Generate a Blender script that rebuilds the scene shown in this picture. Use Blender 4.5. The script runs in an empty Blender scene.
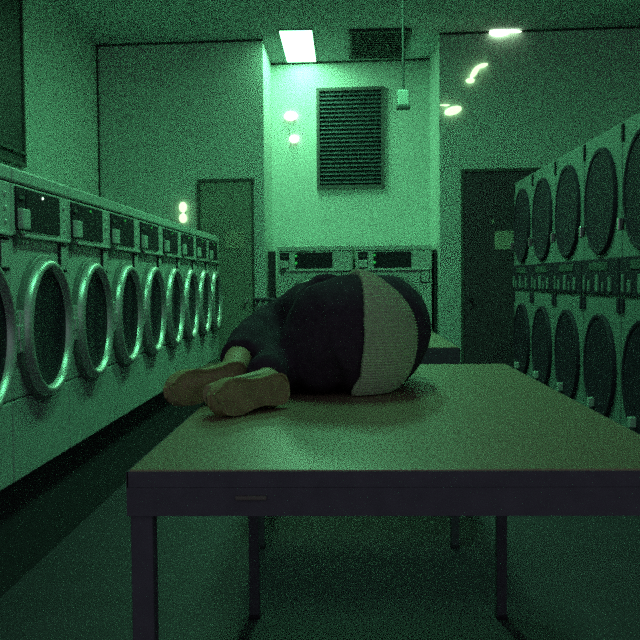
import bpy, bmesh, math, random
from mathutils import Vector, Matrix
random.seed(4)
S = bpy.context.scene
COL = S.collection
PI = math.pi

# ------------------------------------------------------------------ helpers
def mat(name, color, rough=0.5, metal=0.0, var=0.0, scale=8.0, bump=0.0, emit=None, estr=0.0, coat=0.0, spec=0.5, stretch=None):
    m = bpy.data.materials.new(name); m.use_nodes = True
    nt = m.node_tree; b = nt.nodes['Principled BSDF']
    b.inputs['Base Color'].default_value = (*color, 1)
    b.inputs['Roughness'].default_value = rough
    b.inputs['Metallic'].default_value = metal
    b.inputs['Coat Weight'].default_value = coat
    b.inputs['Specular IOR Level'].default_value = spec
    if emit:
        b.inputs['Emission Color'].default_value = (*emit, 1)
        b.inputs['Emission Strength'].default_value = estr
    if var > 0 or bump > 0:
        tc = nt.nodes.new('ShaderNodeTexCoord')
        mp = nt.nodes.new('ShaderNodeMapping')
        if stretch: mp.inputs['Scale'].default_value = stretch
        no = nt.nodes.new('ShaderNodeTexNoise')
        no.inputs['Scale'].default_value = scale; no.inputs['Detail'].default_value = 5
        nt.links.new(tc.outputs['Object'], mp.inputs['Vector'])
        nt.links.new(mp.outputs['Vector'], no.inputs['Vector'])
        if var > 0:
            rp = nt.nodes.new('ShaderNodeValToRGB')
            rp.color_ramp.elements[0].position = 0.3; rp.color_ramp.elements[1].position = 0.7
            rp.color_ramp.elements[0].color = (*[c*(1-var) for c in color], 1)
            rp.color_ramp.elements[1].color = (*[min(1, c*(1+var)) for c in color], 1)
            nt.links.new(no.outputs['Fac'], rp.inputs['Fac'])
            nt.links.new(rp.outputs['Color'], b.inputs['Base Color'])
        if bump > 0:
            bp = nt.nodes.new('ShaderNodeBump'); bp.inputs['Strength'].default_value = bump
            bp.inputs['Distance'].default_value = 0.01
            nt.links.new(no.outputs['Fac'], bp.inputs['Height'])
            nt.links.new(bp.outputs['Normal'], b.inputs['Normal'])
    return m

def link(name, bm, m, parent=None, smooth=False):
    me = bpy.data.meshes.new(name)
    bmesh.ops.recalc_face_normals(bm, faces=bm.faces)
    bm.to_mesh(me); bm.free()
    if smooth:
        for p in me.polygons: p.use_smooth = True
        try: me.set_sharp_from_angle(angle=math.radians(40))
        except Exception: pass
    me.materials.append(m)
    o = bpy.data.objects.new(name, me); COL.objects.link(o)
    if parent: o.parent = parent
    return o

def box(bm, lo, hi, bev=0.0):
    c = [(a+b)/2 for a, b in zip(lo, hi)]; s = [max(1e-4, abs(b-a)) for a, b in zip(lo, hi)]
    r = bmesh.ops.create_cube(bm, size=1.0, matrix=Matrix.Translation(c) @ Matrix.Diagonal((*s, 1)))
    if bev > 0:
        es = list({e for v in r['verts'] for e in v.link_edges})
        bmesh.ops.bevel(bm, geom=es, offset=bev, segments=2, affect='EDGES', profile=0.5)
    return bm
def B(lo, hi, bev=0.0):
    return box(bmesh.new(), lo, hi, bev)

def lathe(bm, prof, seg=48, M=Matrix()):
    """prof: (radius, height along -Y) ; axis = local -Y"""
    rings = []
    for r, h in prof:
        if r < 1e-6:
            rings.append([bm.verts.new(M @ Vector((0, -h, 0)))])
        else:
            rings.append([bm.verts.new(M @ Vector((r*math.cos(2*PI*i/seg), -h, r*math.sin(2*PI*i/seg)))) for i in range(seg)])
    for a, b in zip(rings, rings[1:]):
        for i in range(seg):
            j = (i+1) % seg
            if len(a) == 1: bm.faces.new((a[0], b[i], b[j]))
            elif len(b) == 1: bm.faces.new((a[i], a[j], b[0]))
            else: bm.faces.new((a[i], a[j], b[j], b[i]))
    return bm

def tube(bm, pts, r, seg=12, up=Vector((0, 0, 1))):
    return loft(bm, [(Vector(p), (r if not isinstance(r, (list, tuple)) else r[k]),)*1 + ((r if not isinstance(r, (list, tuple)) else r[k]),) for k, p in enumerate(pts)], seg, up)

def loft(bm, rings, seg=20, up=Vector((0, 0, 1)), ribs=0, rib_h=0.0, caps=True, power=2.0):
    """rings: (centre, radius along up, radius sideways)"""
    cs = [Vector(r[0]) for r in rings]; out = []
    for k, (c, ru, rs) in enumerate(rings):
        c = Vector(c)
        t = (cs[min(k+1, len(cs)-1)] - cs[max(k-1, 0)]).normalized()
        u = (up - t*up.dot(t))
        if u.length < 1e-3: u = Vector((1, 0, 0)) - t*t.x
        u.normalize(); s = t.cross(u)
        ring = []
        for i in range(seg):
            a = 2*PI*i/seg
            ca, sa = math.cos(a), math.sin(a)
            k_ = 1.0
            if power != 2.0:
                k_ = (abs(ca)**power + abs(sa)**power)**(-1/power)
            k_ += rib_h*math.cos(ribs*a) if ribs else 0
            ring.append(bm.verts.new(c + u*(ru*k_*ca) + s*(rs*k_*sa)))
        out.append(ring)
    for a, b in zip(out, out[1:]):
        for i in range(seg):
            j = (i+1) % seg
            bm.faces.new((a[i], a[j], b[j], b[i]))
    if caps:
        bm.faces.new(list(reversed(out[0]))); bm.faces.new(out[-1])
    return bm

def ball(bm, c, r, sub=3, M=None):
    T = Matrix.Translation(c) @ (M or Matrix()) @ (Matrix.Diagonal((*r, 1)) if isinstance(r, (tuple, list)) else Matrix.Scale(r, 4))
    bmesh.ops.create_icosphere(bm, subdivisions=sub, radius=1.0, matrix=T)
    return bm

def smooth_path(pts, n=6):
    """Catmull-Rom through (x,y,z,ru,rs) tuples"""
    P = [pts[0]] + list(pts) + [pts[-1]]; out = []
    for i in range(1, len(P)-2):
        for k in range(n):
            t = k/n
            out.append(tuple(0.5*((2*b) + (-a+c)*t + (2*a-5*b+4*c-d)*t*t + (-a+3*b-3*c+d)*t**3)
                             for a, b, c, d in zip(P[i-1], P[i], P[i+1], P[i+2])))
    out.append(tuple(pts[-1]))
    return [(Vector(q[:3]), max(.004, q[3]), max(.004, q[4])) for q in out]

def remeshed(name, bm, m, parent, voxel=0.012, it=6, floor_z=None, wob=None):
    """weld overlapping lofts into one continuous surface"""
    me = bpy.data.meshes.new(name)
    bmesh.ops.recalc_face_normals(bm, faces=bm.faces); bm.to_mesh(me); bm.free()
    o = bpy.data.objects.new(name, me); COL.objects.link(o)
    r = o.modifiers.new('r', 'REMESH'); r.mode = 'VOXEL'; r.voxel_size = voxel; r.use_smooth_shade = True
    s = o.modifiers.new('s', 'SMOOTH'); s.iterations = it; s.factor = 0.5
    bpy.context.view_layer.update()
    dg = bpy.context.evaluated_depsgraph_get()
    new = bpy.data.meshes.new_from_object(o.evaluated_get(dg))
    o.modifiers.clear(); o.data = new; bpy.data.meshes.remove(me)
    for v in new.vertices:
        if wob:
            v.co += v.normal*wob(v.co)
        if floor_z is not None and v.co.z < floor_z: v.co.z = floor_z
    for p in new.polygons: p.use_smooth = True
    new.materials.clear(); new.materials.append(m)
    o.parent = parent
    return o

def thing(name, label, cat, loc=(0, 0, 0), rz=0.0, group=None):
    o = bpy.data.objects.new(name, None); COL.objects.link(o)
    o.empty_display_size = 0.1
    o.location = loc; o.rotation_euler = (0, 0, rz)
    return tag(o, label, cat, group)
def tag(o, label, cat, group=None):
    o['label'] = label; o['category'] = cat
    if group: o['group'] = group
    return o
def struct(name, bm, m, label=None):
    o = link(name, bm, m); o['kind'] = 'structure'
    if label: o['label'] = label
    return o
def copy_tree(o, parent=None):
    c = o.copy(); COL.objects.link(c)
    if parent: c.parent = parent
    for ch in list(o.children): copy_tree(ch, c)
    return c

# ------------------------------------------------------------------ materials
M_wall   = mat('painted_wall', (.60, .72, .66), .55, var=.05, scale=3, bump=.05)
M_ceil   = mat('ceiling_paint', (.52, .60, .60), .8, var=.04, scale=4)
M_floor  = mat('vinyl_floor', (.055, .032, .055), .65, var=.15, scale=5)
M_gap    = mat('dark_joint', (.05, .06, .055), .8)
M_plinth = mat('dark_plinth', (.07, .055, .07), .9, var=.1, scale=12, spec=.2)
M_enamel = mat('washer_enamel', (.56, .66, .60), .42, var=.04, scale=6)
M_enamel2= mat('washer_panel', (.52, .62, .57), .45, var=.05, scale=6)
M_seat   = mat('door_seat_grey', (.20, .23, .215), .45, var=.05, scale=20)
M_trim   = mat('pale_trim', (.62, .68, .64), .35)
M_ring   = mat('cast_aluminium', (.72, .76, .73), .34, metal=.55, var=.05, scale=20)
M_glass  = mat('dark_door_glass', (.035, .022, .04), .16, spec=.14)
M_black  = mat('black_plastic', (.040, .028, .042), .6, var=.1, scale=30, spec=.15)
M_slot   = mat('coin_plate', (.10, .13, .12), .45, metal=.3)
M_chrome = mat('chrome', (.8, .8, .78), .2, metal=1.0)
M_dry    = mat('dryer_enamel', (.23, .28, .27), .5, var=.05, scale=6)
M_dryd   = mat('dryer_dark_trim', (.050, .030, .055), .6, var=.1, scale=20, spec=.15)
M_dglass = mat('dryer_glass', (.050, .030, .055), .5, spec=.08)
M_door   = mat('grey_green_door', (.30, .34, .28), .55, var=.06, scale=4)
M_door2  = mat('dark_door', (.10, .065, .09), .7, var=.1, scale=4)
M_frame  = mat('dark_frame', (.09, .10, .09), .6)
M_paper  = mat('paper_notice', (.50, .52, .40), .8, var=.08, scale=25)
M_paper2 = mat('dim_paper', (.46, .48, .37), .8, var=.08, scale=25)
M_board  = mat('board_dark', (.035, .045, .045), .5, var=.15, scale=3)
M_louv   = mat('louvre_slat', (.06, .095, .105), .35, var=.1, scale=10)
M_louvb  = mat('louvre_back', (.03, .042, .045), .7)
M_vent   = mat('vent_grey', (.07, .08, .08), .7)
M_top    = mat('laminate_top', (.34, .235, .16), .38, var=.05, scale=4, bump=.01, stretch=(1, 3, 1))
M_iron   = mat('dark_steel', (.11, .095, .125), .8, var=.1, scale=30, spec=.15)
M_brass  = mat('dull_metal', (.16, .13, .12), .7)
M_cloth  = mat('black_trousers', (.062, .040, .062), .95, var=.2, scale=60, bump=.25, spec=.08)
M_jack   = mat('black_top', (.062, .042, .066), .95, var=.2, scale=60, bump=.25, spec=.08)
M_knit   = mat('grey_rib_knit', (.58, .70, .47), .95, var=.10, scale=120, bump=.4, spec=.08)
M_shoe   = mat('tan_shoe_sole', (.42, .33, .18), .8, var=.25, scale=22, bump=.2, spec=.2)
M_shoe2  = mat('brown_shoe_upper', (.20, .15, .10), .85, var=.2, scale=25, bump=.2, spec=.2)
M_skin   = mat('skin', (.52, .36, .22), .6, var=.06, scale=30)
M_hair   = mat('dark_hair', (.012, .010, .009), .6, var=.3, scale=90, bump=.5, stretch=(1, 1, 6))
M_light  = mat('lit_diffuser', (.9, .95, .9), .5, emit=(.28, 1.0, .46), estr=27)
M_light2 = mat('unseen_light', (.9, .95, .9), .5, emit=(.20, 1.0, .43), estr=34)
M_light3 = mat('unseen_light_dim', (.9, .95, .9), .5, emit=(.20, 1.0, .45), estr=18)
M_glint   = mat('lit_glint', (.9, .95, .9), .5, emit=(.62, 1.0, .50), estr=1.5)  # this and the next: glow for the glass-reflection stand-ins
M_glintb  = mat('lit_glint_bright', (.9, .95, .9), .5, emit=(.75, 1.0, .65), estr=3.0)
M_ledg   = mat('green_led', (.05, .4, .1), .4, emit=(.05, 1, .15), estr=.35)
M_ledw   = mat('white_led', (.5, .6, .5), .4, emit=(.7, 1, .8), estr=2.0)

# ------------------------------------------------------------------ room shell
H = 1.2          # eye height
CH = 3.60        # ceiling
TILT = -0.07     # the end wall is not quite square to the rows
XL, XR = -2.5, 2.95
YF = -0.6
def wy(x, d=0.0): return 9.0 + TILT*x + d

def quadbox(pts, z0, z1, bm=None):
    """vertical prism over a plan polygon"""
    bm = bm or bmesh.new()
    lo = [bm.verts.new((x, y, z0)) for x, y in pts]; hi = [bm.verts.new((x, y, z1)) for x, y in pts]
    n = len(pts)
    for i in range(n):
        j = (i+1) % n
        bm.faces.new((lo[i], lo[j], hi[j], hi[i]))
    bm.faces.new(list(reversed(lo))); bm.faces.new(hi)
    return bm
TH = .12
AL, AR, AD = -.80, .94, 1.0        # alcove
struct('floor', B((XL-TH, YF, -.1), (XR+TH, 10.6, 0)), M_floor)
struct('ceiling', B((XL-TH, YF, CH), (XR+TH, 10.6, CH+.1)), M_ceil)
struct('wall_left', B((XL-TH, YF, 0), (XL, wy(XL), CH)), M_wall)
struct('wall_right', B((XR, YF, 0), (XR+TH, wy(XR), CH)), M_wall)
struct('wall_back_left', quadbox([(XL-TH, wy(XL-TH)), (AL, wy(AL)), (AL, wy(AL, AD)), (XL-TH, wy(XL-TH, AD))], 0, CH), M_wall)
struct('wall_back_right', quadbox([(AR, wy(AR)), (XR+TH, wy(XR+TH)), (XR+TH, wy(XR+TH, AD)), (AR, wy(AR, AD))], 0, CH), M_wall)
struct('wall_alcove_back', quadbox([(AL-.3, wy(AL-.3, AD)), (AR+.3, wy(AR+.3, AD)), (AR+.3, wy(AR+.3, AD+TH)), (AL-.3, wy(AL-.3, AD+TH))], 0, CH), M_wall)
# dark joints where the walls meet the ceiling and each other
e = .012
struct('trim_1', quadbox([(XL, wy(XL)-e), (AL, wy(AL)-e), (AL, wy(AL)), (XL, wy(XL))], CH-.02, CH), M_gap)
struct('trim_2', quadbox([(AR, wy(AR)-e), (XR, wy(XR)-e), (XR, wy(XR)), (AR, wy(AR))], CH-.02, CH), M_gap)
struct('trim_3', quadbox([(XL, wy(XL)-.022), (XL+.014, wy(XL)-.022), (XL+.014, wy(XL)), (XL, wy(XL))], 0, CH), M_gap)
struct('trim_4', quadbox([(AL, wy(AL, AD)-e), (AR, wy(AR, AD)-e), (AR, wy(AR, AD)), (AL, wy(AL, AD))], CH-.02, CH), M_gap)

def on_back(x, d=0.0, z=0.0):      # a spot on the end wall (d = how far out from it)
    return (x, wy(x) - d, z)

# doors in the end wall
def door(name, x, w, h, leaf, fr, label):
    root = link(name, B((-w/2, -.035, 0), (w/2, -.002, h), .004), leaf)
    root.location = on_back(x); root.rotation_euler = (0, 0, TILT)
    root['kind'] = 'structure'; root['label'] = label
    bm = bmesh.new()
    box(bm, (-w/2-.025, -.05, 0), (-w/2, -.002, h+.03)); box(bm, (w/2, -.05, 0), (w/2+.015, -.002, h+.03)); box(bm, (-w/2, -.05, h), (w/2, -.002, h+.03))
    link('door_frame', bm, fr, root)
    return root
d1 = door('door_1', -1.185, .53, 2.19, M_door, M_frame, 'closed grey green door left of the alcove')
hb = bmesh.new(); lathe(hb, [(0, .0), (.022, .0), (.022, .02), (.01, .025), (.01, .05), (.02, .055), (.02, .07), (0, .072)], 20, Matrix.Translation((.20, -.035, 1.0)))
link('door_knob', hb, M_chrome, d1, True)
d2 = door('door_2', 1.55, .76, 2.24, M_door2, M_frame, 'dark door at the right behind the dryers')
hb = bmesh.new(); lathe(hb, [(0, .0), (.022, .0), (.022, .02), (.01, .025), (.01, .05), (.02, .055), (.02, .07), (0, .072)], 20, Matrix.Translation((-.31, -.035, 1.0)))
link('door_knob', hb, M_black, d2, True)

def wall_obj(name, bm, m, loc, label, cat, group=None, smooth=False):
    o = link(name, bm, m, None, smooth); o.location = loc; o.rotation_euler = (0, 0, TILT)
    return tag(o, label, cat, group)
wall_obj('paper_notice', B((-.10, -.004, -.085), (.10, 0, .085)), M_paper2, (-1.10, wy(-1.10)-.0362, 1.61), 'small pale paper notice taped to the grey green door', 'notice')
wall_obj('paper_notice', B((-.118, -.004, -.09), (.118, 0, .09)), M_paper, (1.585, wy(1.585)-.0362, 1.575), 'pale paper notice stuck on the dark door at the right', 'notice')
wall_obj('door_plaque', B((-.012, -.006, -.02), (.012, 0, .02), .002), M_paper2, (1.45, wy(1.45)-.0362, 1.76), 'tiny pale tag above the notice on the dark door', 'sign')

# dark framed board on the left wall
bd = thing('notice_board', 'large dark framed board high on the left wall above the washers', 'board', (XL, 6.15, 2.12))
link('panel', B((.002, -.82, 0), (.02, .80, 1.40)), M_board, bd)
bm = bmesh.new()
box(bm, (.002, -.85, -.03), (.035, .83, .0)); box(bm, (.002, -.85, 1.40), (.035, .83, 1.43)); box(bm, (.002, .80, 0), (.035, .83, 1.40)); box(bm, (.002, -.85, 0), (.035, -.82, 1.40))
link('frame', bm, M_frame, bd)
link('ledge', B((.002, -.85, .06), (.05, .80, .08)), M_slot, bd)

# ------------------------------------------------------------------ washers
def make_washer(w, label, group, d0=.135, d1=.135):
    t = thing('washing_machine', label, 'washing machine', group=group)
    h = w/2 - .004; D = .74
    link('lower_panel', B((-h, 0, 0), (h, D, .308), .006), M_enamel2, t)
    link('cabinet', B((-h, 0, .312), (h, D, .930), .008), M_enamel, t)
    # console with a raised top band
    con = link('console', B((-h, -.012, .935), (h, D, 1.128), .006), M_enamel, t)
    link('top_band', B((-h, -.018, 1.132), (h, D, 1.186), .008), M_enamel, t)
    link('lip', B((-h+.09, -.03, .928), (h-.03, -.012, .942), .003), M_trim, t)
    # display, coin plate
    dsp = link('display', B((-h+d0, -.020, .955), (h-d1, -.010, 1.118), .004), M_black, t)
    bm = bmesh.new(); ball(bm, (-.02, -.021, 1.096), .006, 1)
    dl = link('indicator_light', bm, M_ledg, dsp)
    cp = link('coin_plate', B((-h+.03, -.020, .955), (-h+.125, -.010, 1.118), .003), M_black, t)
    link('coin_box', B((-h+.035, -.042, .958), (-h+.12, -.019, 1.035), .005), M_enamel, cp)
    bm = bmesh.new(); box(bm, (-h+.05, -.026, 1.072), (-h+.105, -.019, 1.086))
    link('coin_slot', bm, M_slot, cp)
    bm = B((-h+.035, -.020, .90), (-h+.075, -.001, .948), .003)
    link('coin_return', bm, M_slot, t)
    for zz in (.98, 1.03, 1.08):
        link('button', ball(bmesh.new(), (h-.06, -.014, zz), (.011, .006, .011), 1), M_trim, t)
    # framed latch plate beside the door
    pl = link('latch_frame', B((h-.115, -.010, .80), (h-.015, 0, .922), .003), M_black, t)
    link('latch_plate', B((h-.105, -.014, .81), (h-.025, -.009, .912), .003), M_enamel, pl)
    # door: cast ring, dished dark glass, hinge, handle
    cz = .570
    M = Matrix.Translation((0, 0, cz))
    bm = lathe(bmesh.new(), [(.284, .0180), (.282, .028), (.276, .044), (.270, .051), (.263, .055), (.254, .055), (.248, .051), (.238, .028), (.236, .016)], 64, M)
    ring = link('door_ring', bm, M_ring, t, True)
    bm = lathe(bmesh.new(), [(.300, .0005), (.300, .016), (.294, .022), (.276, .024), (.276, .0005)], 64, M)
    link('door_seat', bm, M_seat, ring, True)['label'] = 'darker base ring of the door'
    bm = lathe(bmesh.new(), [(.239, .026), (.20, .022), (.14, .016), (.08, .012), (0, .010)], 48, M)
    link('door_glass', bm, M_glass, ring, True)
    bm = B((-.018, -.062, -.03), (.026, -.032, .03), .006)
    bmesh.ops.transform(bm, matrix=M @ Matrix.Translation((.288, 0, 0)), verts=bm.verts)
    link('door_handle', bm, M_ring, ring)
    bm = B((-.30-.02, -.03, cz-.08), (-.30+.02, -.0005, cz+.08), .006)
    link('hinge', bm, M_ring, t)
    return t, dl
W = .69
GW = 'washing machines in the row along the left wall'
wl = ['front-loading washing machine cut off by the left edge of the photo, nearest the camera',
      'front-loading washer second from the camera at the left, white light on its display',
      'front-loading washer third from the camera in the left row',
      'front-loading washer fourth from the camera in the left row',
      'front-loading washer fifth from the camera, middle of the left row',
      'front-loading washer fourth from the far end of the left row',
      'front-loading washer third from the far end of the left row',
      'front-loading washer last but one in the left row',
      'front-loading washer at the far end of the left row, beside the grey green door']
w0, w0led = make_washer(W, wl[0], GW)
washers = [w0] + [copy_tree(w0) for _ in range(8)]
for k, o in enumerate(washers):
    o['label'] = wl[k]
    o.location = (-1.25, 3.33 + W*(k-.5), .444); o.rotation_euler = (0, 0, PI/2)
    for c in o.children_recursive:
        if c.name.startswith('indicator_light'):
            if k in (1,):
                c.data = c.data.copy(); c.data.materials[0] = M_ledw
                c['label'] = 'white indicator light'
pl = link('plinth', B((-1.98, 2.60, 0), (-1.32, 3.33+W*8+.0, .443)), M_plinth)
tag(pl, 'dark low base under the left row of washers', 'base')

# two washers in the alcove
wa, _ = make_washer(.78, '', 'washing machines in the alcove', .185, .205)
wb = copy_tree(wa)
for o, x, lab in ((wa, -.305, 'left washing machine in the alcove under the bright ceiling light'), (wb, .495, 'right washing machine in the alcove under the dark louvred vent')):
    o['label'] = lab
    o.location = (x, 9.2 + TILT*x, .364); o.rotation_euler = (0, 0, TILT)
    for c in o.children_recursive:
        if c.name.startswith('indicator_light'):
            bm = bmesh.new()
            ball(bm, (-.19, -.021, 1.083), .013, 1); ball(bm, (-.19, -.021, 1.010), .015, 1)
            me = bpy.data.meshes.new('indicator_light'); bm.to_mesh(me); bm.free(); me.materials.append(M_ledg)
            c.data = me
p2 = link('plinth', quadbox([(-.70, 9.26), (.90, 9.26+TILT*1.6), (.90, 9.84), (-.70, 9.94)], 0, .363), M_plinth)
tag(p2, 'dark low base under the two alcove washers', 'base')

for x0, x1, l in ((-.79, -.712, 'narrow dark strip for the shaded gap left of the two alcove washers'), (.908, .932, 'narrow dark strip for the shaded gap right of the two alcove washers')):
    fs = link('gap_shade_strip', quadbox([(x0, 9.24+TILT*x0), (x1, 9.24+TILT*x1), (x1, 9.32), (x0, 9.32)], 0, 1.50), M_plinth)  # dark strip standing in for the shade in the gap
    tag(fs, l, 'strip', 'dark strips for the shaded gaps beside the alcove washers')

# ------------------------------------------------------------------ stacked dryers
def make_dryer(w, label, group):
    t = thing('stacked_dryer', label, 'dryer', group=group)
    h = w/2 - .004; D = .82
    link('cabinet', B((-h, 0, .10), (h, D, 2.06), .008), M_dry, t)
    link('toe_kick', B((-h+.01, .03, 0), (h-.01, D, .10)), M_plinth, t)
    link('top_slot', B((-h+.001, -.012, 1.95), (-h+.03, -.0002, 2.045), .003), M_black, t)
    for cz, up in ((.666, 0), (1.655, 1)):
        M = Matrix.Translation((0, 0, cz))
        bm = lathe(bmesh.new(), [(.318, .0005), (.318, .016), (.312, .024), (.296, .026), (.288, .022), (.285, .012)], 64, M)
        dr = link('door', bm, M_dryd, t, True)
        bm = lathe(bmesh.new(), [(.287, .018), (.2, .012), (.1, .008), (0, .006)], 48, M)
        link('door_glass', bm, M_dglass, dr, True)
        bm = bmesh.new()
        a = math.radians(-38)
        c = Vector((.30*math.cos(PI-a), -.05, cz+.30*math.sin(PI-a) if False else cz-.185))
        box(bm, *(((-.312, -.055, cz-.20), (-.285, -.018, cz-.13)) if up else ((-.12, -.050, cz-.255), (-.075, -.014, cz-.20))), .006)
        link('door_handle', bm, M_trim if not up else M_chrome, dr)  # lower handles get pale paint in place of a glint
    # control strip between the two drums
    st = link('control_strip', B((-h+.002, -.014, 1.10), (h-.002, -.0005, 1.315), .004), M_dryd, t)
    for x, kw, kh in ((-.31, .016, .10), (-.20, .024, .07), (-.02, .03, .10), (.10, .014, .055), (.24, .026, .085)):
        link('coin_box', B((x-kw, -.026, 1.118), (x+kw, -.013, 1.118+kh), .004), M_dry, st)
    link('label_plate', B((-.19, -.02, 1.245), (.19, -.013, 1.292), .002), M_slot, st)
    bm = bmesh.new()
    bm.free()
    for x0 in (-h+.005, h-.055): link('lint_latch', B((x0, -.012, 1.0), (x0+.05, -.0005, 1.085), .003), M_dryd, t)
    return t
DW = .79
GD = 'stacked dryers along the right side'
dl = ['stacked dryer nearest the camera, cut off by the right edge of the photo',
      'stacked dryer at the right edge, second from the camera, with chrome glints on its doors',
      'stacked dryer third from the camera on the right side',
      'stacked dryer in the right row, third from the far end',
      'stacked dryer last but one in the right row, nearly beside the dark door',
      'stacked dryer at the far end of the right row, in front of the dark door']
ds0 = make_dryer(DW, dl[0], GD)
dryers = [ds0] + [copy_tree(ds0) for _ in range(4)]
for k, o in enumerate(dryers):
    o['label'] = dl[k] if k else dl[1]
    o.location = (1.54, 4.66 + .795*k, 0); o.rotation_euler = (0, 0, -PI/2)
lab = ['stacked dryer at the right edge of the photo, nearest the camera', 'stacked dryer second from the camera on the right side',
       'stacked dryer in the middle of the right row', 'stacked dryer last but one in the right row', 'stacked dryer at the far end of the right row, before the dark door']
for o, l in zip(dryers, lab): o['label'] = l

# ------------------------------------------------------------------ alcove fittings, ceiling things
def ab(x, d=0): return (x, wy(x, AD)-d)
lv = thing('louvre_vent', 'tall dark louvred vent high on the alcove wall', 'vent', (*ab(.075), 2.24), TILT)
lw, lh = .675, 1.03
link('backing', B((-lw/2, -.012, 0), (lw/2, -.001, lh)), M_louvb, lv)
bm = bmesh.new()
for a_, b_ in (((-lw/2-.035, -.05, -.035), (-lw/2, -.001, lh+.035)), ((lw/2, -.05, -.035), (lw/2+.035, -.001, lh+.035)), ((-lw/2, -.05, -.035), (lw/2, -.001, 0)), ((-lw/2, -.05, lh), (lw/2, -.001, lh+.035))):
    box(bm, a_, b_)
link('frame', bm, M_vent, lv)
bm = bmesh.new()
n = 22
for i in range(n):
    z = .035 + i*(lh-.07)/(n-1)
    r = bmesh.ops.create_cube(bm, size=1, matrix=Matrix.Translation((0, -.03, z)) @ Matrix.Rotation(math.radians(38), 4, 'X') @ Matrix.Diagonal((lw-.004, .034, .005, 1)))
link('slats', bm, M_louv, lv)

def lightbox(name, loc, rz, w, l, m, label, group=None, skirt=.014):
    t = thing(name, label, 'ceiling light', loc, rz, group)
    bm = bmesh.new(); k = -skirt
    box(bm, (-w/2-.012, -l/2-.012, k), (-w/2, l/2+.012, 0)); box(bm, (w/2, -l/2-.012, k), (w/2+.012, l/2+.012, 0))
    box(bm, (-w/2, -l/2-.012, k), (w/2, -l/2, 0)); box(bm, (-w/2, l/2, k), (w/2, l/2+.012, 0))
    link('frame', bm, M_trim, t)
    link('diffuser', B((-w/2, -l/2, -.016), (w/2, l/2, -.004), .003), m, t)
    return t
lightbox('ceiling_light', (-.455, 9.34, CH), 0, .31, 1.22, M_light, 'bright square-looking lit ceiling panel at the mouth of the alcove')
# unseen ceiling lights, added for light from overhead
lightbox('ceiling_light', (.0, 6.3, CH), 0, .31, 1.22, M_light2, 'unseen ceiling light added for overhead light, beyond the far table', skirt=.05)
lightbox('ceiling_light', (.0, 3.3, CH), 0, .31, 1.22, M_light3, 'unseen ceiling light added for overhead light, above the lying person', skirt=.05)

gv = thing('ceiling_grille', 'dark rectangular air grille in the ceiling beside the light panel', 'vent', (.36, 9.27, CH), 0)
link('backing', B((-.27, -.50, -.012), (.27, .50, 0)), M_louvb, gv)
bm = bmesh.new()
box(bm, (-.30, -.53, -.03), (-.27, .53, 0)); box(bm, (.27, -.53, -.03), (.30, .53, 0)); box(bm, (-.27, -.53, -.03), (.27, -.50, 0)); box(bm, (-.27, .50, -.03), (.27, .53, 0))
link('frame', bm, M_vent, gv)
bm = bmesh.new()
for i in range(14):
    box(bm, (-.27, -.48+i*.071, -.026), (.27, -.455+i*.071, -.014))
link('slats', bm, M_vent, gv)

pd = thing('ceiling_conduit', 'thin pipe hanging from the ceiling with a small box at its end', 'conduit', (.46, 7.0, 0))
bm = bmesh.new(); loft(bm, [((0, 0, 2.64), .010, .010), ((0, 0, CH-.01), .010, .010)], 12, Vector((1, 0, 0)))
link('pipe', bm, M_vent, pd, True)
bm = lathe(bmesh.new(), [(0, 0), (.05, 0), (.05, .01), (.03, .02), (0, .02)], 24, Matrix.Translation((0, 0, CH)) @ Matrix.Rotation(PI/2, 4, 'X'))
link('ceiling_rose', bm, M_vent, pd, True)
bx = link('junction_box', B((-.045, -.04, 2.53), (.045, .04, 2.65), .01), M_enamel, pd)
link('box_base', B((-.05, -.045, 2.505), (.05, .045, 2.532), .006), M_slot, bx)

rail = thing('wall_rail', 'short dark rail between the grey green door and the alcove washers', 'rail', (-.80, wy(-.80), 1.0), TILT)
bm = bmesh.new(); loft(bm, smooth_path([(-.11, -.085, .0, .012, .012), (-.07, -.092, .012, .017, .017), (.06, -.092, .010, .017, .017), (.13, -.085, -.012, .012, .012)], 5), 14)
link('bar', bm, M_iron, rail, True)
link('bracket', B((-.085, -.085, -.012), (-.06, .003, .012), .003), M_iron, rail)
link('bracket', B((-.03, -.085, -.012), (-.008, .003, .012), .003), M_iron, rail)

# small emissive blobs on the walls, standing in for reflections in the window glass
def glint(name, loc, rz, heads, m, label, group=None, back=None):
    t = thing(name, label, 'glint', loc, rz, group)
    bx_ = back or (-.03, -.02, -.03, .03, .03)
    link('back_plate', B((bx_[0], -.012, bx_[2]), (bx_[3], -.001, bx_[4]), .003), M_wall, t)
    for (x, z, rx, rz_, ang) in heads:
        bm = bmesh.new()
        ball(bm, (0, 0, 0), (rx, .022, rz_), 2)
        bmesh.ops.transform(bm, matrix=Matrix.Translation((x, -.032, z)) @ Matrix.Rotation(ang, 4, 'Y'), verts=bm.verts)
        link('glint_glow', bm, m, t, True)
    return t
GL = 'added glows for glass reflections on the end walls'
glint('wall_glint', on_back(-1.625, 0, 1.89), TILT, [(0, .055, .042, .055, 0), (0, -.055, .042, .05, 0)], M_glint, 'added glow for a glass reflection, small twin lamp on the wall left of the grey green door', GL, (-.02, 0, -.06, .02, .06))
glint('wall_glint', (*ab(-.58), 2.88), TILT, [(0, .13, .075, .05, 0), (.035, -.12, .055, .042, 0)], M_glintb, 'added glow for a glass reflection, small twin lamp on the alcove wall beside the louvred vent', GL, (-.02, 0, -.12, .03, .12))
glint('wall_glint', on_back(1.54, 0, 3.575), TILT, [(-.03, 0, .10, .035, .05), (.10, .006, .09, .012, .03)], M_glintb, 'added glow for a glass reflection, bright lamp at the top of the wall, highest of three on the right', GL, (-.03, 0, -.02, .03, .02))
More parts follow.
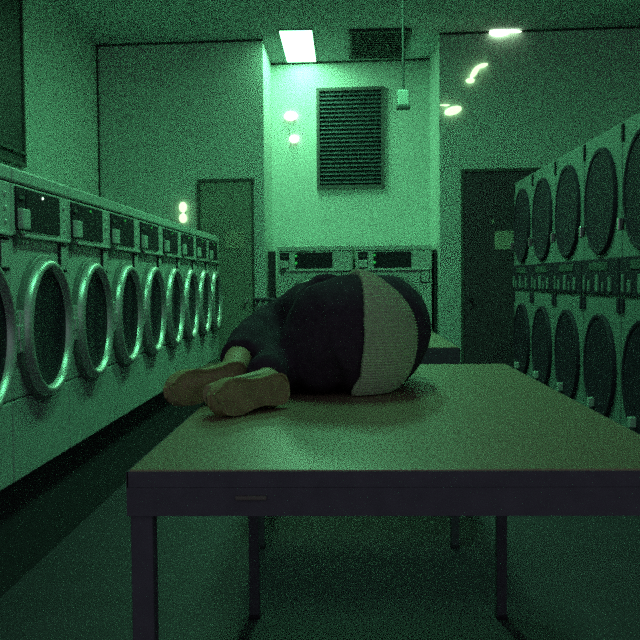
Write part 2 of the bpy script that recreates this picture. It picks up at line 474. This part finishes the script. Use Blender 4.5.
glint('wall_glint', on_back(1.28, 0, 3.19), TILT, [(.07, .075, .06, .022, -.25), (.0, .02, .075, .028, -.95), (-.045, -.065, .045, .026, 0)], M_glint, 'added glow for a glass reflection, curved lamp, middle of three on the right of the wall', GL)
glint('wall_glint', on_back(1.05, 0, 2.84), TILT, [(.02, 0, .09, .042, -.28), (-.06, .055, .05, .008, 0)], M_glint, 'added glow for a glass reflection, slanted lamp, lowest of three on the right of the wall', GL)

# ------------------------------------------------------------------ tables
T = .90
def make_table(w, l, label, loc, rz=0):
    t = thing('folding_table', label, 'table', loc, rz)
    link('tabletop', B((-w/2, 0, T-.028), (w/2, l, T), .004), M_top, t)
    bm = bmesh.new(); a = -.003
    box(bm, (-w/2+a, a, T-.074), (w/2-a, a+.02, T-.028)); box(bm, (-w/2+a, l-a-.02, T-.074), (w/2-a, l-a, T-.028))
    box(bm, (-w/2+a, a+.02, T-.074), (-w/2+a+.02, l-a-.02, T-.028)); box(bm, (w/2-a-.02, a+.02, T-.074), (w/2-a, l-a-.02, T-.028))
    link('apron', bm, M_iron, t)
    bm = bmesh.new(); box(bm, (-w/2-.002, -.003, T-.0285), (w/2+.002, 0, T-.003)); 
    box(bm, (-w/2-.003, -.003, T-.0285), (-w/2, l+.003, T-.003)); box(bm, (w/2, -.003, T-.0285), (w/2+.003, l+.003, T-.003)); box(bm, (-w/2, l, T-.0285), (w/2, l+.003, T-.003))
    link('edge_band', bm, M_iron, t)
    for sx in (-1, 1):
        for yy in (.0045, l-.0405):
            x = sx*(w/2-.0185)
            lg = link('leg', B((x-.018, yy, .012), (x+.018, yy+.036, T-.03), .003), M_iron, t)
            link('foot', B((x-.021, yy-.003, 0), (x+.021, yy+.039, .013), .003), M_black, lg)
    return t
tb = make_table(.912, 1.765, 'big folding table in front with a person lying on it', (.109, 1.415, 0))
link('drawer_pull', B((-.285, -.008, T-.048), (-.235, .002, T-.041), .002), M_brass, tb)['label'] = 'small dull metal pull'
make_table(.907, 1.25, 'second folding table, behind the table the person lies on', (.05, 3.97, 0))

# ------------------------------------------------------------------ person lying on the side
per = thing('person', 'person in black with grey ribbed waist, curled up on the folding table, back turned', 'person', (0, 0, T))
PZ = .0   # table top is z = 0 in the person's frame
def V(x, y, z): return Vector((x, y, z))
spine = [(-.115, 2.29, .112, .06, .06), (-.095, 2.315, .120, .096, .095), (-.055, 2.35, .142, .138, .124), (-.004, 2.355, .156, .154, .128),
         (.050, 2.385, .154, .152, .126), (.086, 2.475, .154, .152, .122), (.106, 2.60, .156, .152, .116), (.114, 2.74, .150, .135, .10), (.10, 2.84, .135, .08, .075)]
def torso(a, b, grow=0.0, n=6):
    seg = [(x, y, z, ru+grow, rs+grow) for (x, y, z, ru, rs) in spine]
    full = smooth_path(seg, n)
    return full[int(a*n):int(b*n)+1]
# --- body (skin), one continuous surface
thigh_r = [(-.04, 2.42, .225, .080, .080), (-.115, 2.60, .198, .078, .078), (-.195, 2.77, .165, .062, .062)]
shin_r  = [(-.195, 2.77, .165, .060, .060), (-.245, 2.56, .135, .056, .056), (-.282, 2.37, .098, .040, .042)]
thigh_l = [(-.05, 2.39, .090, .085, .085), (-.08, 2.58, .084, .078, .08), (-.13, 2.72, .068, .060, .062)]
shin_l  = [(-.13, 2.72, .066, .060, .060), (-.165, 2.48, .060, .052, .056), (-.20, 2.27, .052, .040, .042)]
def shrink(p, k): return [(x, y, z, max(.02, a-k), max(.02, b-k)) for x, y, z, a, b in p]
bm = bmesh.new()
loft(bm, torso(1, 8, -.020), 28)
for p in (thigh_r, shin_r, thigh_l, shin_l): loft(bm, smooth_path(shrink(p, .018), 5), 20)
# feet inside the shoes
ank_r, ank_l = V(-.282, 2.37, .098), V(-.20, 2.27, .052)
for a_, heel, toe in ((ank_r, V(-.287, 2.265, .062), V(-.397, 2.10, .052)), (ank_l, V(-.19, 2.165, .052), V(-.305, 1.99, .045))):
    loft(bm, [(a_, .034, .036), ((a_+heel)/2, .034, .036), (heel, .036, .036), (toe, .026, .022)], 16)
# neck and head: cheek down on the table, facing left and away
hc = V(.075, 3.045, .098)
loft(bm, [(V(.10, 2.86, .14), .06, .062), (V(.095, 2.93, .125), .052, .055), (V(.09, 3.0, .11), .055, .06)], 20)
fwd = V(-.93, .36, -.05).normalized(); crown = V(-.30, .95, -.02).normalized()
crown = (crown - fwd*crown.dot(fwd)).normalized(); side = fwd.cross(crown)
HM = Matrix((fwd, side, crown)).transposed().to_4x4()
def hp(f, s, c): return hc + fwd*f + side*s + crown*c
ball(bm, hc, (.094, .076, .104), 3, HM)
ball(bm, hp(.028, 0, -.062), (.062, .058, .055), 3, HM)        # jaw
ball(bm, hp(.075, 0, -.098), (.022, .024, .018), 2, HM)        # chin
loft(bm, [(hp(.088, 0, .012), .008, .008), (hp(.102, 0, -.015), .011, .012), (hp(.098, 0, -.034), .012, .016)], 10)   # nose
ball(bm, hp(.083, 0, -.062), (.012, .024, .008), 2, HM); ball(bm, hp(.081, 0, -.073), (.011, .020, .007), 2, HM)      # lips
for s_ in (-1, 1):
    ball(bm, hp(.082, s_*.032, .014), (.012, .016, .010), 2, HM)    # lids
    ball(bm, hp(-.012, s_*.077, -.012), (.020, .010, .032), 2, HM)  # ears
# arms folded in front, hands by the face
arm_r = [(.10, 2.76, .245, .055, .055), (.03, 2.83, .215, .050, .050), (-.06, 2.86, .150, .042, .042)]
fore_r = [(-.06, 2.86, .150, .042, .042), (-.075, 2.95, .10, .036, .036), (-.07, 3.045, .055, .026, .028)]
arm_l = [(.09, 2.77, .075, .055, .055), (.01, 2.85, .06, .050, .050), (-.09, 2.93, .046, .042, .042)]
fore_l = [(-.09, 2.93, .046, .042, .042), (-.10, 3.00, .040, .034, .034), (-.115, 3.075, .032, .024, .026)]
for p in (arm_r, fore_r, arm_l, fore_l): loft(bm, smooth_path(shrink(p, .006), 4), 16)
def hand(bm, wrist, d, n, thumb_side, k):
    d = d.normalized(); n = (n - d*n.dot(d)).normalized(); s = d.cross(n)*thumb_side
    palm = wrist + d*.05
    loft(bm, [(wrist, .016, .022), (wrist+d*.03, .014, .034), (wrist+d*.075, .012, .038), (wrist+d*.088, .010, .036)], 14, n)
    for i, L in enumerate((.068, .076, .071, .055)):
        off = s*(.027 - .018*i); b0 = wrist + d*.075 + off
        dd = (d + off*1.6).normalized()
        p1 = b0 + dd*(.018+L*.42); p2 = p1 + (dd - n*.45).normalized()*L*.33; p3 = p2 + (dd - n*.95).normalized()*L*.25
        loft(bm, [(b0, .008, .0085), (p1, .0078, .0082), (p2, .0072, .0075), (p3, .006, .006)], 10, n)
    b0 = wrist + d*.022 + s*.024
    p1 = b0 + (d*.6 + s*.75 - n*.2).normalized()*.036; p2 = p1 + (d*.9 + s*.3 - n*.3).normalized()*.03
    loft(bm, [(b0, .012, .012), (p1, .0095, .0095), (p2, .007, .007)], 10, n)
hand(bm, V(-.07, 3.045, .050), V(-.25, .95, -.15), V(0, -.1, 1), 1, 0)
hand(bm, V(-.115, 3.075, .028), V(-.55, .80, -.05), V(0, 0, 1), 1, 1)
body = remeshed('body', bm, M_skin, per, .0065, 2, .002)

# --- clothes
def folds(co):
    return .0035*math.sin(co.x*38 + co.z*26 + 1.7*math.sin(co.y*21)) + .002*math.sin(co.y*70 - co.z*40)
bm = bmesh.new()
loft(bm, torso(0, 3.9, .0), 30)
ball(bm, V(-.195, 2.775, .165), .082, 3); ball(bm, V(-.13, 2.725, .078), .080, 3)     # knees
ball(bm, V(-.06, 2.335, .122), (.095, .085, .115), 3)                          # seat
for p in (thigh_r, shin_r, thigh_l, shin_l): loft(bm, smooth_path(shrink(p, -.012), 5), 20)
loft(bm, smooth_path([(-.175, 2.42, .062, .068, .066), (-.195, 2.30, .060, .060, .058), (-.20, 2.215, .056, .054, .052)], 4), 18)   # near trouser leg down to the shoe
loft(bm, smooth_path([(-.04, 2.50, .12, .11, .10), (-.10, 2.60, .115, .10, .09), (-.15, 2.70, .10, .085, .07)], 4), 18)   # cloth between the thighs
loft(bm, smooth_path([(-.16, 2.68, .10, .085, .07), (-.19, 2.52, .09, .08, .07), (-.225, 2.37, .075, .055, .055)], 4), 18)
trs = remeshed('trousers', bm, M_cloth, per, .011, 4, .003, folds)
trs['label'] = 'loose black trousers'
fine = torso(0, 8, .0, 40)
def tor_at(q, ang, grow):
    i = max(1, min(len(fine)-2, int(round(q*40))))
    c, ru, rs = fine[i]
    t = (fine[i+1][0]-fine[i-1][0]).normalized(); u = (V(0, 0, 1)-t*t.z).normalized(); sd = t.cross(u)
    return c + u*((ru+grow)*math.cos(ang)) + sd*((rs+grow)*math.sin(ang))
kn = bmesh.new(); NA, NS = 600, 26; grid = []
for j in range(-1, NS+2):
    row = []
    for i in range(NA):
        an = 2*PI*i/NA; near = max(0, math.sin(an))**2; upw = max(0, math.cos(an))**2; dn = max(0, -math.cos(an))**2
        tot = near+upw+dn+1e-6 + max(0, -math.sin(an))**2
        far = max(0, -math.sin(an))**2
        q0 = (3.22*near + 3.4*upw + 2.7*dn + 3.4*far)/tot; q1 = (4.35*near + 3.75*upw + 4.7*dn + 4.0*far)/tot
        tt = max(0, min(1, j/NS)); q = q0 + (q1-q0)*tt
        g = .016 + .0022*math.cos(130*an) - (.010 if j in (-1, NS+1) else 0) - .004*math.exp(-(tt/.05)**2) - .004*math.exp(-((1-tt)/.05)**2)
        v = tor_at(q, an, g); v.z = max(v.z, .003)
        row.append(kn.verts.new(v))
    grid.append(row)
for r0, r1 in zip(grid, grid[1:]):
    for i in range(NA):
        k = (i+1) % NA
        kn.faces.new((r0[i], r0[k], r1[k], r1[i]))
k_ = link('knit_waist', kn, M_knit, per, True); k_['label'] = 'grey ribbed knit waist of the sweater'
bm = bmesh.new()
ramp = lambda q: .002 + .018*max(0, min(1, (q-4.35)/.4))
up = [(c, ru+.004, rs+ramp(3.55+i/20)) for i, (c, ru, rs) in enumerate(torso(3.55, 7.6, .0, 20))]
loft(bm, up, 30)
for p in (arm_r, fore_r, arm_l, fore_l): loft(bm, smooth_path(shrink(p, -.006), 4), 16)
jk = remeshed('jacket', bm, M_jack, per, .010, 4, .003, folds)
jk['label'] = 'black upper garment'
# --- hair
bm = bmesh.new()
ball(bm, hp(-.022, 0, .016), (.092, .084, .106), 3, HM)
ball(bm, hp(-.06, .0, -.05), (.052, .070, .075), 3, HM)
loft(bm, smooth_path([(*hp(-.06, .0, -.05), .05, .06), (*hp(-.10, .01, -.02), .04, .05), (*hp(-.14, .0, .04), .018, .03)], 4), 14)
remeshed('hair', bm, M_hair, per, .008, 3, .003)
# --- shoes: on their sides, soles turned towards the camera
def shoe(heel, toe, collar, label):
    d = (toe-heel); L = d.length; d.normalize()
    n = V(-d.y, d.x, 0).normalized()          # sole normal, to the right and towards the camera
    if n.x < 0: n = -n
    up_ = V(0, 0, 1)
    n = (n + up_*.10).normalized()
    w = n.cross(d).normalized()
    if w.z < 0: w = -w
    # sole outline (half widths above and below the centre line), thick slab
    prof = [(0, .008, .008), (.012, .021, .021), (.04, .033, .032), (.09, .040, .039), (.2, .042, .040), (.36, .036, .034), (.52, .036, .038), (.68, .044, .046), (.80, .044, .046), (.90, .036, .040), (.97, .022, .026), (1.0, .010, .012)]
    bm = bmesh.new(); tops, bots = [], []
    c0 = lambda t: heel + d*(L*t)
    ring_f, ring_b = [], []
    outl = [(t, a) for t, a, b in prof] + [(t, -b) for t, a, b in reversed(prof)]
    for t, a in outl:
        arch = -.006*math.exp(-((t-.42)/.13)**2)
        ring_f.append(bm.verts.new(c0(t) + w*a*.92 + n*(.004+arch)))
    for t, a in outl:
        ring_b.append(bm.verts.new(c0(t) + w*a*.95 - n*.018))
    N = len(outl)
    for i in range(N):
        j = (i+1) % N
        bm.faces.new((ring_f[i], ring_f[j], ring_b[j], ring_b[i]))
    bm.faces.new(ring_f); bm.faces.new(list(reversed(ring_b)))
    bmesh.ops.triangulate(bm, faces=[f for f in bm.faces if len(f.verts) > 4])
    bmesh.ops.bevel(bm, geom=[e_ for e_ in bm.edges if len(e_.link_faces) == 2 and e_.calc_face_angle(0) > .7], offset=.005, segments=2, affect='EDGES')
    # upper
    bu = bmesh.new()
    rings = []
    for t, r1, r2, off in ((.0, .022, .014, .030), (.05, .036, .030, .038), (.16, .040, .042, .050), (.30, .038, .045, .052), (.45, .037, .037, .044), (.62, .040, .029, .035), (.78, .040, .023, .030), (.90, .032, .018, .026), (.99, .014, .010, .022)):
        rings.append((c0(t) - n*off, r1, r2))
    loft(bu, rings, 20, w)
    if collar: loft(bu, [(c0(.14)-n*.05, .036, .036), (c0(.12)-n*.085, .038, .036), (c0(.08)-n*.105, .037, .036)], 18, w)
    up_o = remeshed('shoe', bu, M_shoe2, per, .006, 3, .002)
    up_o['label'] = label
    for v in bm.verts: v.co.z = max(v.co.z, .002)
    so = link('sole', bm, M_shoe, up_o, True); so['label'] = 'worn tan sole'
    return up_o
shoe(V(-.138, 2.11, .047), V(-.282, 1.925, .044), False, 'brown shoe with its sole to the camera, nearer one')
shoe(V(-.252, 2.26, .064), V(-.405, 2.065, .044), True, 'brown shoe further back, toe over the table edge')

# ------------------------------------------------------------------ light, world, camera
try: S.cycles.use_denoising = False; S.cycles.sample_clamp_indirect = 1.0; S.cycles.sample_clamp_direct = 6.0      # film-like grain
except Exception: pass
wd = bpy.data.worlds.new('night'); S.world = wd; wd.use_nodes = True
bg = wd.node_tree.nodes['Background']
bg.inputs['Color'].default_value = (.80, .88, .98, 1); bg.inputs['Strength'].default_value = .20

cam = bpy.data.cameras.new('camera'); co = bpy.data.objects.new('camera', cam); COL.objects.link(co)
cam.sensor_width = 36; cam.lens = 36*900/640; cam.clip_start = .05
yaw, pitch, roll = math.atan(25/900), -math.atan(40/900), -.008
R = Matrix.Rotation(yaw, 3, 'Z') @ Matrix.Rotation(PI/2 + pitch, 3, 'X') @ Matrix.Rotation(roll, 3, 'Z')
co.rotation_euler = R.to_euler(); co.location = (0, 0, H)
S.camera = co
S.view_settings.view_transform = 'Standard'; S.view_settings.look = 'None'
S.view_settings.gamma = 1; S.view_settings.use_curve_mapping = False
S.view_settings.exposure = 0.0
